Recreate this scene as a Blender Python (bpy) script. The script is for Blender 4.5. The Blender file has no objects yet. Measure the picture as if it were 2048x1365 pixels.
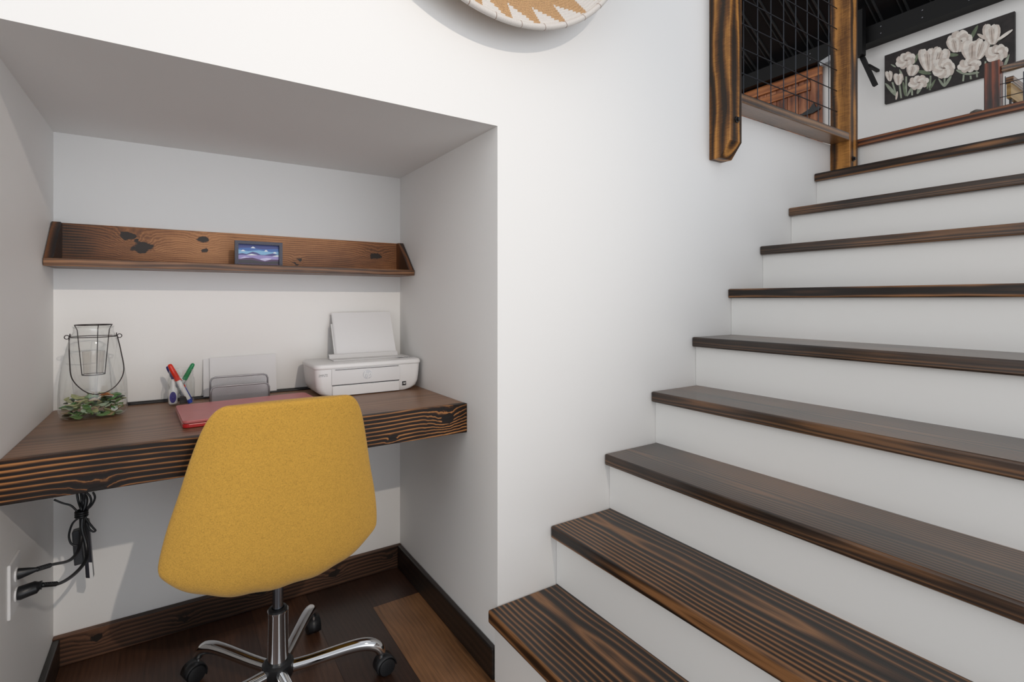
import bpy, bmesh, math, random
from mathutils import Vector, Matrix
random.seed(7)
PI = math.pi
C = bpy.context.scene.collection
# ------------------------------------------------------------------ camera
W = 1.30; EYE = 0.863*W; FP = 1032.0
YAW = math.atan(675/1032.0); cs, sn = math.cos(YAW), math.sin(YAW)
cam = bpy.data.cameras.new('camera'); camo = bpy.data.objects.new('camera', cam); C.objects.link(camo)
camo.location = (0, 0, EYE); camo.rotation_euler = (PI/2, 0, -YAW)
cam.sensor_width = 36; cam.lens = FP/2048*36; cam.shift_y = -(682.5-600)/2048
cam.clip_start = 0.02; cam.clip_end = 60
bpy.context.scene.camera = camo
vs = bpy.context.scene.view_settings
vs.view_transform = 'Standard'; vs.look = 'None'; vs.exposure = -0.06; vs.gamma = 1; vs.use_curve_mapping = False
# ------------------------------------------------------------------ world: cool ambient with added glow lobes that brighten niche, risers and treads
wd = bpy.data.worlds.new('world'); bpy.context.scene.world = wd; wd.use_nodes = True
nt = wd.node_tree; nt.nodes.clear()
wo = nt.nodes.new('ShaderNodeOutputWorld'); bg = nt.nodes.new('ShaderNodeBackground')
tc = nt.nodes.new('ShaderNodeTexCoord'); sep = nt.nodes.new('ShaderNodeSeparateXYZ')
nt.links.new(tc.outputs['Generated'], sep.inputs[0])
def lobe(d, power, col):
    d = Vector(d).normalized()
    vm = nt.nodes.new('ShaderNodeVectorMath'); vm.operation = 'DOT_PRODUCT'; nt.links.new(tc.outputs['Generated'], vm.inputs[0]); vm.inputs[1].default_value = d
    mx = nt.nodes.new('ShaderNodeMath'); mx.operation = 'MAXIMUM'; nt.links.new(vm.outputs['Value'], mx.inputs[0]); mx.inputs[1].default_value = 0
    pw = nt.nodes.new('ShaderNodeMath'); pw.operation = 'POWER'; nt.links.new(mx.outputs[0], pw.inputs[0]); pw.inputs[1].default_value = power
    sc = nt.nodes.new('ShaderNodeVectorMath'); sc.operation = 'SCALE'; sc.inputs[0].default_value = col; nt.links.new(pw.outputs[0], sc.inputs['Scale'])
    return sc.outputs[0]
acc = None
for L0 in ((( .16,-1,-.12), 12, (3.1,3.22,3.38)), ((-1,-.25,.10), 5, (1.75,1.75,1.74)), ((0,0,1), 1.5, (.50,.51,.53))):
    o_ = lobe(*L0)
    if acc is None: acc = o_
    else:
        ad = nt.nodes.new('ShaderNodeVectorMath'); ad.operation = 'ADD'; nt.links.new(acc, ad.inputs[0]); nt.links.new(o_, ad.inputs[1]); acc = ad.outputs[0]
ad = nt.nodes.new('ShaderNodeVectorMath'); ad.operation = 'ADD'; nt.links.new(acc, ad.inputs[0]); ad.inputs[1].default_value = (.20,.20,.21)
bg.inputs[1].default_value = 1.0
nt.links.new(ad.outputs[0], bg.inputs[0]); nt.links.new(bg.outputs[0], wo.inputs[0])
# ------------------------------------------------------------------ ceiling lamp high behind the camera (its sharp shadows lie on the wall)
li = bpy.data.lights.new('ceiling_spot', 'SPOT'); li.energy = 160; li.color = (1.0, 0.88, 0.76)
li.shadow_soft_size = 0.02; li.spot_size = math.radians(60); li.spot_blend = 1.0
lo = bpy.data.objects.new('ceiling_spot', li); C.objects.link(lo); lo.location = (0.69, -2.0, 2.79)
lo.rotation_euler = (Vector((-0.05, 1.3, 1.35))-lo.location).to_track_quat('-Z', 'Y').to_euler()

# ------------------------------------------------------------------ helpers
def ray(u, v): return Vector((FP*sn+(u-1024)*cs, FP*cs-(u-1024)*sn, -(v-600.0)))
E0 = Vector((0, 0, EYE))
def onX(u, v, X): r = ray(u, v); return E0+r*(X/r.x)
def onY(u, v, Y): r = ray(u, v); return E0+r*(Y/r.y)
def onZ(u, v, Z): r = ray(u, v); return E0+r*((Z-EYE)/r.z)
ORG = {}
def tag(o, label=None, cat=None, group=None, kind=None):
    if label: o['label'] = label
    if cat: o['category'] = cat
    if group: o['group'] = group
    if kind: o['kind'] = kind
    elif cat: o['kind'] = 'thing'
    return o
def thing(name, label, cat, loc, group=None):
    o = bpy.data.objects.new(name, None); C.objects.link(o); o.location = loc; o.empty_display_size = .05
    ORG[o.name] = Vector(loc)
    return tag(o, label, cat, group)
class MB:
    def __init__(s): s.v = []; s.f = []; s.m = []; s.mi = 0
    def add(s, vs_, fs):
        n = len(s.v); s.v += [Vector(p) for p in vs_]
        for f in fs: s.f.append([n+i for i in f]); s.m.append(s.mi)
        return s
    def box(s, a, b, M=None):
        x0, y0, z0 = a; x1, y1, z1 = b
        P = [(x0,y0,z0),(x1,y0,z0),(x1,y1,z0),(x0,y1,z0),(x0,y0,z1),(x1,y0,z1),(x1,y1,z1),(x0,y1,z1)]
        if M: P = [M @ Vector(p) for p in P]
        return s.add(P, [(0,3,2,1),(4,5,6,7),(0,1,5,4),(1,2,6,5),(2,3,7,6),(3,0,4,7)])
    def prism(s, poly, d):                 # closed planar outline extruded by vector d
        n = len(poly); d = Vector(d); P = [Vector(p) for p in poly]; P += [p+d for p in P]
        F = [tuple(range(n))[::-1], tuple(range(n, 2*n))]+[(i, (i+1) % n, n+(i+1) % n, n+i) for i in range(n)]
        return s.add(P, F)
    def poly(s, pts): return s.add(pts, [tuple(range(len(pts)))])
    def tube(s, pts, r, n=10, cap=True, sx=1.0):
        P = [Vector(p) for p in pts]; rr = r if isinstance(r, (list, tuple)) else [r]*len(P)
        rings = []; up = None; base = len(s.v); V = []
        for i, p in enumerate(P):
            t = (P[min(i+1, len(P)-1)]-P[max(i-1, 0)]).normalized()
            if up is None:
                up = Vector((0, 0, 1)) if abs(t.z) < .9 else Vector((1, 0, 0))
            a = t.cross(up).normalized(); b = a.cross(t).normalized(); up = b
            for k in range(n):
                w = 2*PI*k/n; V.append(p+(a*math.cos(w)*sx+b*math.sin(w))*rr[i])
        F = []
        for i in range(len(P)-1):
            for k in range(n): F.append((i*n+k, i*n+(k+1) % n, (i+1)*n+(k+1) % n, (i+1)*n+k))
        if cap: F.append(tuple(range(n))[::-1]); F.append(tuple((len(P)-1)*n+k for k in range(n)))
        return s.add(V, F)
    def ring(s, c, R, r, n=32, m=8, nx=(1,0,0), ny=(0,1,0)):
        c = Vector(c); nx = Vector(nx); ny = Vector(ny); nz = nx.cross(ny).normalized(); V = []; F = []
        for i in range(n):
            w = 2*PI*i/n; d = nx*math.cos(w)+ny*math.sin(w); dn = d.normalized()
            for k in range(m):
                q = 2*PI*k/m; V.append(c+d*R+dn*r*math.cos(q)+nz*r*math.sin(q))
        for i in range(n):
            for k in range(m): F.append((i*m+k, ((i+1) % n)*m+k, ((i+1) % n)*m+(k+1) % m, i*m+(k+1) % m))
        return s.add(V, F)
    def lathe(s, prof, c, n=32, sx=1, sy=1, M=None, cap=True):
        c = Vector(c); V = []; F = []
        for r, z in prof:
            for k in range(n):
                w = 2*PI*k/n; p = Vector((r*sx*math.cos(w), r*sy*math.sin(w), z))
                if M: p = M @ p
                V.append(c+p)
        for i in range(len(prof)-1):
            for k in range(n): F.append((i*n+k, i*n+(k+1) % n, (i+1)*n+(k+1) % n, (i+1)*n+k))
        if cap:
            F.append(tuple(range(n))[::-1]); F.append(tuple((len(prof)-1)*n+k for k in range(n)))
        return s.add(V, F)
    def build(s, name, mats, parent=None, loc=None, smooth=False, bevel=0, seg=2, label=None, norm=True):
        if not isinstance(mats, (list, tuple)): mats = [mats]
        if parent is not None: o0 = ORG[parent.name]
        elif loc is not None: o0 = Vector(loc)
        else:
            xs = [p.x for p in s.v]; ys = [p.y for p in s.v]; zs = [p.z for p in s.v]
            o0 = Vector(((min(xs)+max(xs))/2, (min(ys)+max(ys))/2, min(zs)))
        me = bpy.data.meshes.new(name); me.from_pydata([tuple(p-o0) for p in s.v], [], s.f)
        for m in mats: me.materials.append(m)
        me.polygons.foreach_set('material_index', s.m)
        me.polygons.foreach_set('use_smooth', [bool(smooth)]*len(s.f))
        me.update()
        if norm:
            bm = bmesh.new(); bm.from_mesh(me); bmesh.ops.recalc_face_normals(bm, faces=bm.faces); bm.to_mesh(me); bm.free()
        o = bpy.data.objects.new(name, me); C.objects.link(o); ORG[o.name] = o0
        if parent is not None: o.parent = parent
        else: o.location = o0
        if bevel:
            b = o.modifiers.new('bevel', 'BEVEL'); b.width = bevel; b.segments = seg; b.limit_method = 'ANGLE'; b.angle_limit = math.radians(40)
            b.harden_normals = False
        if smooth == 'auto' or smooth == 'edge':
            e = o.modifiers.new('split', 'EDGE_SPLIT'); e.split_angle = math.radians(40)
        if label: o['label'] = label
        return o
def cat(pts, k=8, closed=False):           # Catmull-Rom
    P = [Vector(p) for p in pts]; out = []; n = len(P)
    for i in range(n if closed else n-1):
        g = lambda j: P[j % n] if closed else P[max(0, min(n-1, j))]
        a, b, c_, d = g(i-1), g(i), g(i+1), g(i+2)
        for t in [q/k for q in range(k)]:
            out.append(.5*((2*b)+(c_-a)*t+(2*a-5*b+4*c_-d)*t*t+(3*b-a-3*c_+d)*t*t*t))
    if not closed: out.append(P[-1])
    return out
def text_mesh(txt, size, M, name, mat, parent, shear=0, ext=.0002):
    cu = bpy.data.curves.new('t', 'FONT'); cu.body = txt; cu.size = size; cu.align_x = 'CENTER'; cu.align_y = 'CENTER'; cu.shear = shear; cu.extrude = ext
    to = bpy.data.objects.new('t', cu); C.objects.link(to); dg = bpy.context.evaluated_depsgraph_get()
    me = bpy.data.meshes.new_from_object(to.evaluated_get(dg)); bpy.data.objects.remove(to)
    me.transform(Matrix.Translation(-ORG[parent.name]) @ M); me.materials.clear(); me.materials.append(mat)
    o = bpy.data.objects.new(name, me); C.objects.link(o); o.parent = parent; ORG[o.name] = ORG[parent.name]
    return o

# ------------------------------------------------------------------ materials
def newmat(name):
    m = bpy.data.materials.new(name); m.use_nodes = True; n = m.node_tree; n.nodes.clear()
    out = n.nodes.new('ShaderNodeOutputMaterial'); b = n.nodes.new('ShaderNodeBsdfPrincipled'); n.links.new(b.outputs[0], out.inputs[0])
    return m, n, b, out
def plain(name, col, rough=.5, metal=0, spec=.5, bump=0, bscale=200, var=0, coat=0):
    m, n, b, out = newmat(name); b.inputs['Base Color'].default_value = (*col, 1); b.inputs['Roughness'].default_value = rough
    b.inputs['Metallic'].default_value = metal; b.inputs['Specular IOR Level'].default_value = spec; b.inputs['Coat Weight'].default_value = coat
    tcn = n.nodes.new('ShaderNodeTexCoord'); no = n.nodes.new('ShaderNodeTexNoise'); no.inputs['Scale'].default_value = bscale; no.inputs['Detail'].default_value = 2
    n.links.new(tcn.outputs['Object'], no.inputs['Vector'])
    if bump:
        bp = n.nodes.new('ShaderNodeBump'); bp.inputs['Strength'].default_value = bump; bp.inputs['Distance'].default_value = .002
        n.links.new(no.outputs['Fac'], bp.inputs['Height']); n.links.new(bp.outputs[0], b.inputs['Normal'])
    if var:
        r = n.nodes.new('ShaderNodeMapRange'); r.inputs[1].default_value = .3; r.inputs[2].default_value = .7; r.inputs[3].default_value = 1-var; r.inputs[4].default_value = 1+var
        n.links.new(no.outputs['Fac'], r.inputs[0])
        mx = n.nodes.new('ShaderNodeVectorMath'); mx.operation = 'SCALE'; mx.inputs[0].default_value = col
        n.links.new(r.outputs[0], mx.inputs['Scale']); n.links.new(mx.outputs[0], b.inputs['Base Color'])
    return m
def wood(name, axis='X', dark=(.012,.006,.003), mid=(.07,.028,.010), light=(.22,.085,.025), ring=70, warp=.02, wscale=3.0,
         rough=.38, fiber=.5, saw=0.35, knots=(), off=.06, coat=.15, stretch=.07, blotch=.5, ramp=(.15,.5,.9), cross=0, tone=False, aoff=0, jit=.12, rw=1.0, spec=.5, bmp=.35, cz=1.0):
    """stained softwood: growth rings round a far pith, cut along the grain axis; knots bend and darken the rings"""
    m, n, b, out = newmat(name); N = n.nodes; L = n.links
    def mth(op, a, c=None, d3=0, clamp=False):
        q = N.new('ShaderNodeMath'); q.operation = op; q.use_clamp = clamp
        for i, x in enumerate((a, c, d3) if op == 'MULTIPLY_ADD' else (a, c)):
            if x is None: continue
            if isinstance(x, (int, float)): q.inputs[i].default_value = x
            else: L.new(x, q.inputs[i])
        return q.outputs[0]
    tcn = N.new('ShaderNodeTexCoord'); oi = N.new('ShaderNodeObjectInfo')
    rnd = mth('MULTIPLY', oi.outputs['Random'], 31.0)
    pos = tcn.outputs['Object']
    sp = N.new('ShaderNodeSeparateXYZ'); L.new(pos, sp.inputs[0])
    order = {'X': ('X','Y','Z'), 'Y': ('Y','X','Z'), 'Z': ('Z','X','Y')}[axis]
    l, a, c = (sp.outputs[k] for k in order)
    # stretched coordinates
    cb = N.new('ShaderNodeCombineXYZ'); L.new(mth('ADD', mth('MULTIPLY', l, stretch*8), rnd), cb.inputs[0]); L.new(a, cb.inputs[1]); L.new(c, cb.inputs[2])
    n1 = N.new('ShaderNodeTexNoise'); n1.inputs['Scale'].default_value = wscale; n1.inputs['Detail'].default_value = 2.5; L.new(cb.outputs[0], n1.inputs['Vector'])
    # knots
    kd = None; kdark = None
    if knots:
        kn = N.new('ShaderNodeTexNoise'); kn.inputs['Scale'].default_value = 38; kn.inputs['Detail'].default_value = 3; L.new(pos, kn.inputs['Vector'])
        kv = N.new('ShaderNodeVectorMath'); kv.operation = 'MULTIPLY_ADD'; L.new(kn.outputs['Color'], kv.inputs[0]); kv.inputs[1].default_value = (.050,.03,.028); kv.inputs[2].default_value = (-.025,-.015,-.014)
        ka = N.new('ShaderNodeVectorMath'); ka.operation = 'ADD'; L.new(pos, ka.inputs[0]); L.new(kv.outputs[0], ka.inputs[1])
    for (kp, kr) in knots:
        vm = N.new('ShaderNodeVectorMath'); vm.operation = 'SUBTRACT'; L.new(ka.outputs[0], vm.inputs[0]); vm.inputs[1].default_value = kp
        sc = N.new('ShaderNodeVectorMath'); sc.operation = 'MULTIPLY'; L.new(vm.outputs[0], sc.inputs[0])
        q = {'X': (.62, 1, 1), 'Y': (1, .62, 1), 'Z': (1, 1, .62)}[axis]; sc.inputs[1].default_value = q
        ln = N.new('ShaderNodeVectorMath'); ln.operation = 'LENGTH'; L.new(sc.outputs[0], ln.inputs[0])
        d = mth('DIVIDE', ln.outputs['Value'], kr)
        g = mth('MULTIPLY', mth('POWER', 2.718, mth('MULTIPLY', mth('MULTIPLY', d, d), -.16)), kr*1.7)
        kd = g if kd is None else mth('ADD', kd, g)
        dn = N.new('ShaderNodeTexNoise'); dn.inputs['Scale'].default_value = 60; L.new(pos, dn.inputs['Vector'])
        dk = mth('SUBTRACT', 1.35, mth('ADD', d, mth('MULTIPLY', dn.outputs['Fac'], .5)), clamp=True)
        dk = mth('MULTIPLY', dk, 2.5, clamp=True)
        kdark = dk if kdark is None else mth('MAXIMUM', kdark, dk)
    a2 = mth('ADD', a, mth('MULTIPLY_ADD', mth('SUBTRACT', oi.outputs['Random'], .5), jit, aoff)); c2 = mth('ADD', mth('MULTIPLY', c, cz), off)
    rad = mth('SQRT', mth('ADD', mth('MULTIPLY', a2, a2), mth('MULTIPLY', c2, c2)))
    rad = mth('ADD', rad, mth('MULTIPLY', mth('SUBTRACT', n1.outputs['Fac'], .5), warp*2))
    if kd is not None: rad = mth('ADD', rad, kd)
    ph = mth('MULTIPLY', rad, ring); fr = mth('FRACT', ph)
    # earlywood rises slowly, latewood falls sharply
    up = mth('DIVIDE', fr, 1-saw); dnn = mth('DIVIDE', mth('SUBTRACT', 1, fr), saw); val = mth('MINIMUM', up, dnn, clamp=True); val = mth('ADD', mth('MULTIPLY', mth('SUBTRACT', val, .5), rw), .5)
    fb = N.new('ShaderNodeCombineXYZ'); L.new(mth('MULTIPLY', l, .035), fb.inputs[0]); L.new(a, fb.inputs[1]); L.new(c, fb.inputs[2])
    n2 = N.new('ShaderNodeTexNoise'); n2.inputs['Scale'].default_value = 320; n2.inputs['Detail'].default_value = 2; L.new(fb.outputs[0], n2.inputs['Vector'])
    bl = N.new('ShaderNodeTexNoise'); bl.inputs['Scale'].default_value = 3.3; bl.inputs['Detail'].default_value = 4; L.new(cb.outputs[0], bl.inputs['Vector'])
    val = mth('ADD', val, mth('MULTIPLY', mth('SUBTRACT', n2.outputs['Fac'], .5), fiber))
    val = mth('ADD', val, mth('MULTIPLY', mth('SUBTRACT', bl.outputs['Fac'], .5), blotch*2.2))
    if cross:
        cc = N.new('ShaderNodeCombineXYZ'); L.new(l, cc.inputs[0]); L.new(mth('MULTIPLY', a, .08), cc.inputs[1]); L.new(mth('MULTIPLY', c, .08), cc.inputs[2])
        n3 = N.new('ShaderNodeTexNoise'); n3.inputs['Scale'].default_value = 420; n3.inputs['Detail'].default_value = 2; L.new(cc.outputs[0], n3.inputs['Vector'])
        val = mth('ADD', val, mth('MULTIPLY', mth('SUBTRACT', n3.outputs['Fac'], .5), cross))
    if kdark is not None: val = mth('SUBTRACT', val, mth('MULTIPLY', kdark, 1.5))
    cr = N.new('ShaderNodeValToRGB'); L.new(val, cr.inputs[0]); el = cr.color_ramp.elements
    el[0].position = ramp[0]; el[0].color = (*dark, 1); el[1].position = ramp[2]; el[1].color = (*light, 1)
    e = el.new(ramp[1]); e.color = (*mid, 1)
    col = cr.outputs[0]
    if tone:
        at = N.new('ShaderNodeAttribute'); at.attribute_name = 'tone'
        mx = N.new('ShaderNodeMix'); mx.data_type = 'RGBA'; mx.blend_type = 'MULTIPLY'; mx.inputs[0].default_value = 1
        L.new(col, mx.inputs[6]); L.new(at.outputs['Color'], mx.inputs[7]); col = mx.outputs[2]
    L.new(col, b.inputs['Base Color'])
    b.inputs['Specular IOR Level'].default_value = spec; b.inputs['Roughness'].default_value = rough; b.inputs['Coat Weight'].default_value = coat; b.inputs['Coat Roughness'].default_value = .25
    bp = N.new('ShaderNodeBump'); bp.inputs['Strength'].default_value = bmp; bp.inputs['Distance'].default_value = .0008
    L.new(val, bp.inputs['Height']); L.new(bp.outputs[0], b.inputs['Normal'])
    return m
def glass(name, tint=(.985,.992,.988), refl=.08):
    m, n, b, out = newmat(name); n.nodes.remove(b)
    t = n.nodes.new('ShaderNodeBsdfTransparent'); t.inputs[0].default_value = (*tint, 1)
    g = n.nodes.new('ShaderNodeBsdfGlossy'); g.inputs['Roughness'].default_value = .03
    lw = n.nodes.new('ShaderNodeLayerWeight'); lw.inputs['Blend'].default_value = .35
    mp = n.nodes.new('ShaderNodeMapRange'); mp.inputs[3].default_value = .05; mp.inputs[4].default_value = .8
    n.links.new(lw.outputs['Facing'], mp.inputs[0])
    pw = n.nodes.new('ShaderNodeMath'); pw.operation = 'POWER'; pw.inputs[1].default_value = 1.7; n.links.new(lw.outputs['Facing'], pw.inputs[0]); n.links.new(pw.outputs[0], mp.inputs[0])
    mx = n.nodes.new('ShaderNodeMixShader'); n.links.new(mp.outputs[0], mx.inputs[0]); n.links.new(t.outputs[0], mx.inputs[1]); n.links.new(g.outputs[0], mx.inputs[2])
    n.links.new(mx.outputs[0], out.inputs[0]); return m
def fabric(name, col):
    m, n, b, out = newmat(name); N = n.nodes; L = n.links
    tcn = N.new('ShaderNodeTexCoord')
    def nz(scale, vec):
        mp = N.new('ShaderNodeMapping'); mp.inputs['Scale'].default_value = vec; L.new(tcn.outputs['Object'], mp.inputs[0])
        q = N.new('ShaderNodeTexNoise'); q.inputs['Scale'].default_value = scale; q.inputs['Detail'].default_value = 1.5; L.new(mp.outputs[0], q.inputs['Vector']); return q.outputs['Fac']
    f1 = nz(900, (1,1,.25)); f2 = nz(900, (.25,.25,1)); f3 = nz(90, (1,1,1))
    a = N.new('ShaderNodeMath'); a.operation = 'ADD'; L.new(f1, a.inputs[0]); L.new(f2, a.inputs[1])
    a2 = N.new('ShaderNodeMath'); a2.operation = 'MULTIPLY_ADD'; L.new(f3, a2.inputs[0]); a2.inputs[1].default_value = .22; L.new(a.outputs[0], a2.inputs[2])
    cr = N.new('ShaderNodeValToRGB'); L.new(a2.outputs[0], cr.inputs[0])
    mr_ = N.new('ShaderNodeMapRange'); mr_.inputs[1].default_value = .80; mr_.inputs[2].default_value = 1.42; L.new(a2.outputs[0], mr_.inputs[0]); L.new(mr_.outputs[0], cr.inputs[0])
    cr.color_ramp.elements[0].color = (*[c*.74 for c in col], 1); cr.color_ramp.elements[1].color = (*[min(1, c*1.14) for c in col], 1)
    e = cr.color_ramp.elements.new(.42); e.color = (*[c*.98 for c in col], 1)
    L.new(cr.outputs[0], b.inputs['Base Color']); b.inputs['Roughness'].default_value = .9; b.inputs['Specular IOR Level'].default_value = .15
    b.inputs['Sheen Weight'].default_value = .15
    bp = N.new('ShaderNodeBump'); bp.inputs['Strength'].default_value = .4; bp.inputs['Distance'].default_value = .0008; L.new(a2.outputs[0], bp.inputs['Height']); L.new(bp.outputs[0], b.inputs['Normal'])
    return m
def meshmat(name, col, pitch=.0026):
    m, n, b, out = newmat(name); N = n.nodes; L = n.links
    b.inputs['Base Color'].default_value = (*col, 1); b.inputs['Metallic'].default_value = .6; b.inputs['Roughness'].default_value = .4
    tcn = N.new('ShaderNodeTexCoord'); vo = N.new('ShaderNodeTexVoronoi'); vo.voronoi_dimensions = '2D'; vo.inputs['Randomness'].default_value = 0
    sp = N.new('ShaderNodeSeparateXYZ'); L.new(tcn.outputs['Object'], sp.inputs[0])
    ad = N.new('ShaderNodeMath'); ad.operation = 'ADD'; L.new(sp.outputs['X'], ad.inputs[0]); L.new(sp.outputs['Z'], ad.inputs[1])
    su = N.new('ShaderNodeMath'); su.operation = 'SUBTRACT'; L.new(sp.outputs['X'], su.inputs[0]); L.new(sp.outputs['Z'], su.inputs[1])
    cb = N.new('ShaderNodeCombineXYZ'); L.new(ad.outputs[0], cb.inputs[0]); L.new(su.outputs[0], cb.inputs[1]); L.new(cb.outputs[0], vo.inputs['Vector'])
    vo.inputs['Scale'].default_value = 1/pitch
    lt = N.new('ShaderNodeMath'); lt.operation = 'LESS_THAN'; lt.inputs[1].default_value = .33; L.new(vo.outputs['Distance'], lt.inputs[0])
    tr = N.new('ShaderNodeBsdfTransparent'); mx = N.new('ShaderNodeMixShader'); L.new(lt.outputs[0], mx.inputs[0]); L.new(b.outputs[0], mx.inputs[1]); L.new(tr.outputs[0], mx.inputs[2]); L.new(mx.outputs[0], out.inputs[0])
    return m

WALL = plain('white_wall_paint', (.87,.865,.85), .55, spec=.3, bump=.06, bscale=120)
RISER = plain('white_riser_paint', (.80,.80,.785), .5, spec=.3, bump=.05, bscale=60)
BLACKM = plain('black_metal', (.008,.008,.009), .35, metal=.0, spec=.6)
WIRE = plain('dark_wire', (.045,.05,.06), .4, metal=.6)
CHROME = plain('chrome', (.80,.81,.82), .06, metal=1)
STEEL = plain('satin_steel', (.30,.33,.38), .25, metal=1)
PLB = plain('black_plastic', (.012,.013,.015), .38, bump=.1)
CORD = plain('black_cord', (.010,.011,.013), .35)
WHP = plain('white_plastic', (.80,.80,.80), .35)
WHP2 = plain('white_plastic_matte', (.74,.74,.745), .5)
PAPER = plain('paper', (.80,.80,.81), .8)
TREAD = wood('tread_striped_wood', 'Y', ring=68, warp=.016, dark=(.010,.006,.004), mid=(.045,.021,.010), light=(.27,.125,.050), saw=.5, blotch=.45, off=.05, cz=3.0, rough=.36, coat=.2, spec=.32, bmp=.25, ramp=(.2,.55,1.0))
TREADC = wood('tread_calm_wood', 'Y', ring=85, warp=.014, dark=(.015,.009,.006), mid=(.055,.029,.016), light=(.17,.082,.036), saw=.5, blotch=.9, off=.03, rough=.32, coat=.4, cz=3.0, spec=.4, bmp=.25, rw=.8, fiber=.7, ramp=(.0,.5,1.15))
LOFTN = wood('landing_edge_wood', 'Y', ring=95, warp=.004, dark=(.02,.006,.004), mid=(.08,.022,.009), light=(.24,.085,.03), saw=.5, blotch=.2, rough=.35)
POSTW = wood('post_wood', 'Z', ring=26, warp=.035, dark=(.025,.015,.009), mid=(.15,.060,.015), light=(.52,.235,.055), saw=.3, blotch=.8, cross=.6, off=.04, rough=.42, coat=.05, spec=.3, rw=1.0, bmp=.2, ramp=(.05,.5,1.05))
RAILW = wood('rail_wood', 'X', ring=40, warp=.02, dark=(.025,.013,.008), mid=(.12,.055,.022), light=(.30,.15,.06), saw=.4, cross=.3, rough=.28, coat=.6, rw=.7)
DESKT = wood('desk_top_wood', 'X', ring=70, warp=.02, dark=(.09,.045,.025), mid=(.235,.118,.062), light=(.34,.19,.10), saw=.5, blotch=.7, off=.2, rough=.42, coat=.1, rw=.35, fiber=.6, ramp=(-.1,.5,1.1))
DESKF = wood('desk_front_wood', 'X', ring=80, warp=.042, wscale=1.5, dark=(.010,.006,.004), mid=(.038,.014,.006), light=(.46,.20,.065), saw=.3, blotch=.75, off=.035, rough=.45, coat=.04, spec=.22, bmp=.2, aoff=.312, jit=.0, fiber=.35, rw=.85, stretch=.09,
             knots=[((.483,-.312,.052), .014), ((-.395,-.312,.004), .010), ((.30,-.312,.012), .005), ((-.02,-.312,.05), .008)], ramp=(.38,.66,1.02))
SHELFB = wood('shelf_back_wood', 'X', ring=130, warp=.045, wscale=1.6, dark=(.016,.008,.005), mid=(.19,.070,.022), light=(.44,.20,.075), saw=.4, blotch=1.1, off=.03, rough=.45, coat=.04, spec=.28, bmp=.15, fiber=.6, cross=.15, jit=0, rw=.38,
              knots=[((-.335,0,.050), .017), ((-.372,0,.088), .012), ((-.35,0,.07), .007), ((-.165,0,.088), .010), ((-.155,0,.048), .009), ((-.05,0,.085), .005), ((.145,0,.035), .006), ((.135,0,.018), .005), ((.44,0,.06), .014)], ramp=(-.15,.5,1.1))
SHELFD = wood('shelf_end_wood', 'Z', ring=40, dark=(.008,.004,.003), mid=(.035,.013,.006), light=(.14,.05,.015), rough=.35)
SHELFL = wood('shelf_board_wood', 'X', ring=80, warp=.02, dark=(.03,.014,.008), mid=(.16,.075,.036), light=(.36,.18,.085), saw=.4, rough=.4, coat=.1, spec=.3, rw=.5, blotch=.8)
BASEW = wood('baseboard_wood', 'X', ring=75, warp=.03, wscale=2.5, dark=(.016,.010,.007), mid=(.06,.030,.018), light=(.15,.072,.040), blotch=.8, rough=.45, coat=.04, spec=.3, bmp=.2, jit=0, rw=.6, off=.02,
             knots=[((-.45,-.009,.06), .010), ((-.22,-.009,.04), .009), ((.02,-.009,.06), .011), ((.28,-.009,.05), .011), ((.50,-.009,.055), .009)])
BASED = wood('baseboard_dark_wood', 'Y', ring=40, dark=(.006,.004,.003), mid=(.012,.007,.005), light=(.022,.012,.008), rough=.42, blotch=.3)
FLOORW = wood('floor_laminate', 'Y', ring=60, warp=.05, dark=(.30,.27,.25), mid=(.78,.74,.70), light=(1.25,1.2,1.15), saw=.45, blotch=1.1, fiber=.7, rough=.36, coat=.15, tone=True, rw=.22, ramp=(-.2,.5,1.2))
BARN = wood('barn_wood', 'Z', ring=14, warp=.05, dark=(.03,.008,.004), mid=(.26,.08,.03), light=(.48,.20,.09), cross=.2, rough=.5, rw=.35, blotch=1.0)
BARNR = wood('barn_rail_wood', 'Y', ring=14, warp=.03, dark=(.07,.018,.006), mid=(.38,.12,.03), light=(.58,.22,.07), rough=.45, rw=.35, blotch=.7)
REDW = wood('newel_red_wood', 'Z', ring=25, warp=.03, dark=(.012,.004,.003), mid=(.07,.015,.006), light=(.28,.06,.02), rough=.35, blotch=1, rw=.6)
GOLDW = wood('gold_wood', 'X', ring=14, warp=.02, dark=(.12,.06,.015), mid=(.42,.25,.08), light=(.60,.40,.16), rough=.4, rw=.4)
MUSTARD = fabric('mustard_fabric', (.585,.330,.058))
GLASS = glass('clear_glass')

# ------------------------------------------------------------------ setting
NL, NR, NB, NT = -.31, .799, 2.088, 1.636     # niche: left, right, back, top
FT = 1.92                                     # upper floor level
m = MB()
m.box((-2.6,1.3,0),(NL,1.42,4.2)); m.box((NL,1.3,NT),(NR,1.42,4.2)); m.box((NR,1.3,0),(1.84,1.42,4.2)); m.box((1.84,1.3,0),(6.2,1.42,1.903))
tag(m.build('wall_front', WALL), kind='structure')
tag(MB().box((NL-.12,1.42,0),(NL,NB,NT)).build('wall_left', WALL), kind='structure')
tag(MB().box((NR,1.42,0),(NR+.12,NB,NT)).build('wall_right', WALL), kind='structure')
tag(MB().box((NL-.12,NB,0),(NR+.12,NB+.12,NT)).build('wall_back', WALL), kind='structure')
tag(MB().box((NL-.12,1.42,NT),(NR+.12,NB+.12,NT+.12)).build('ceiling', WALL), kind='structure')
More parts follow.
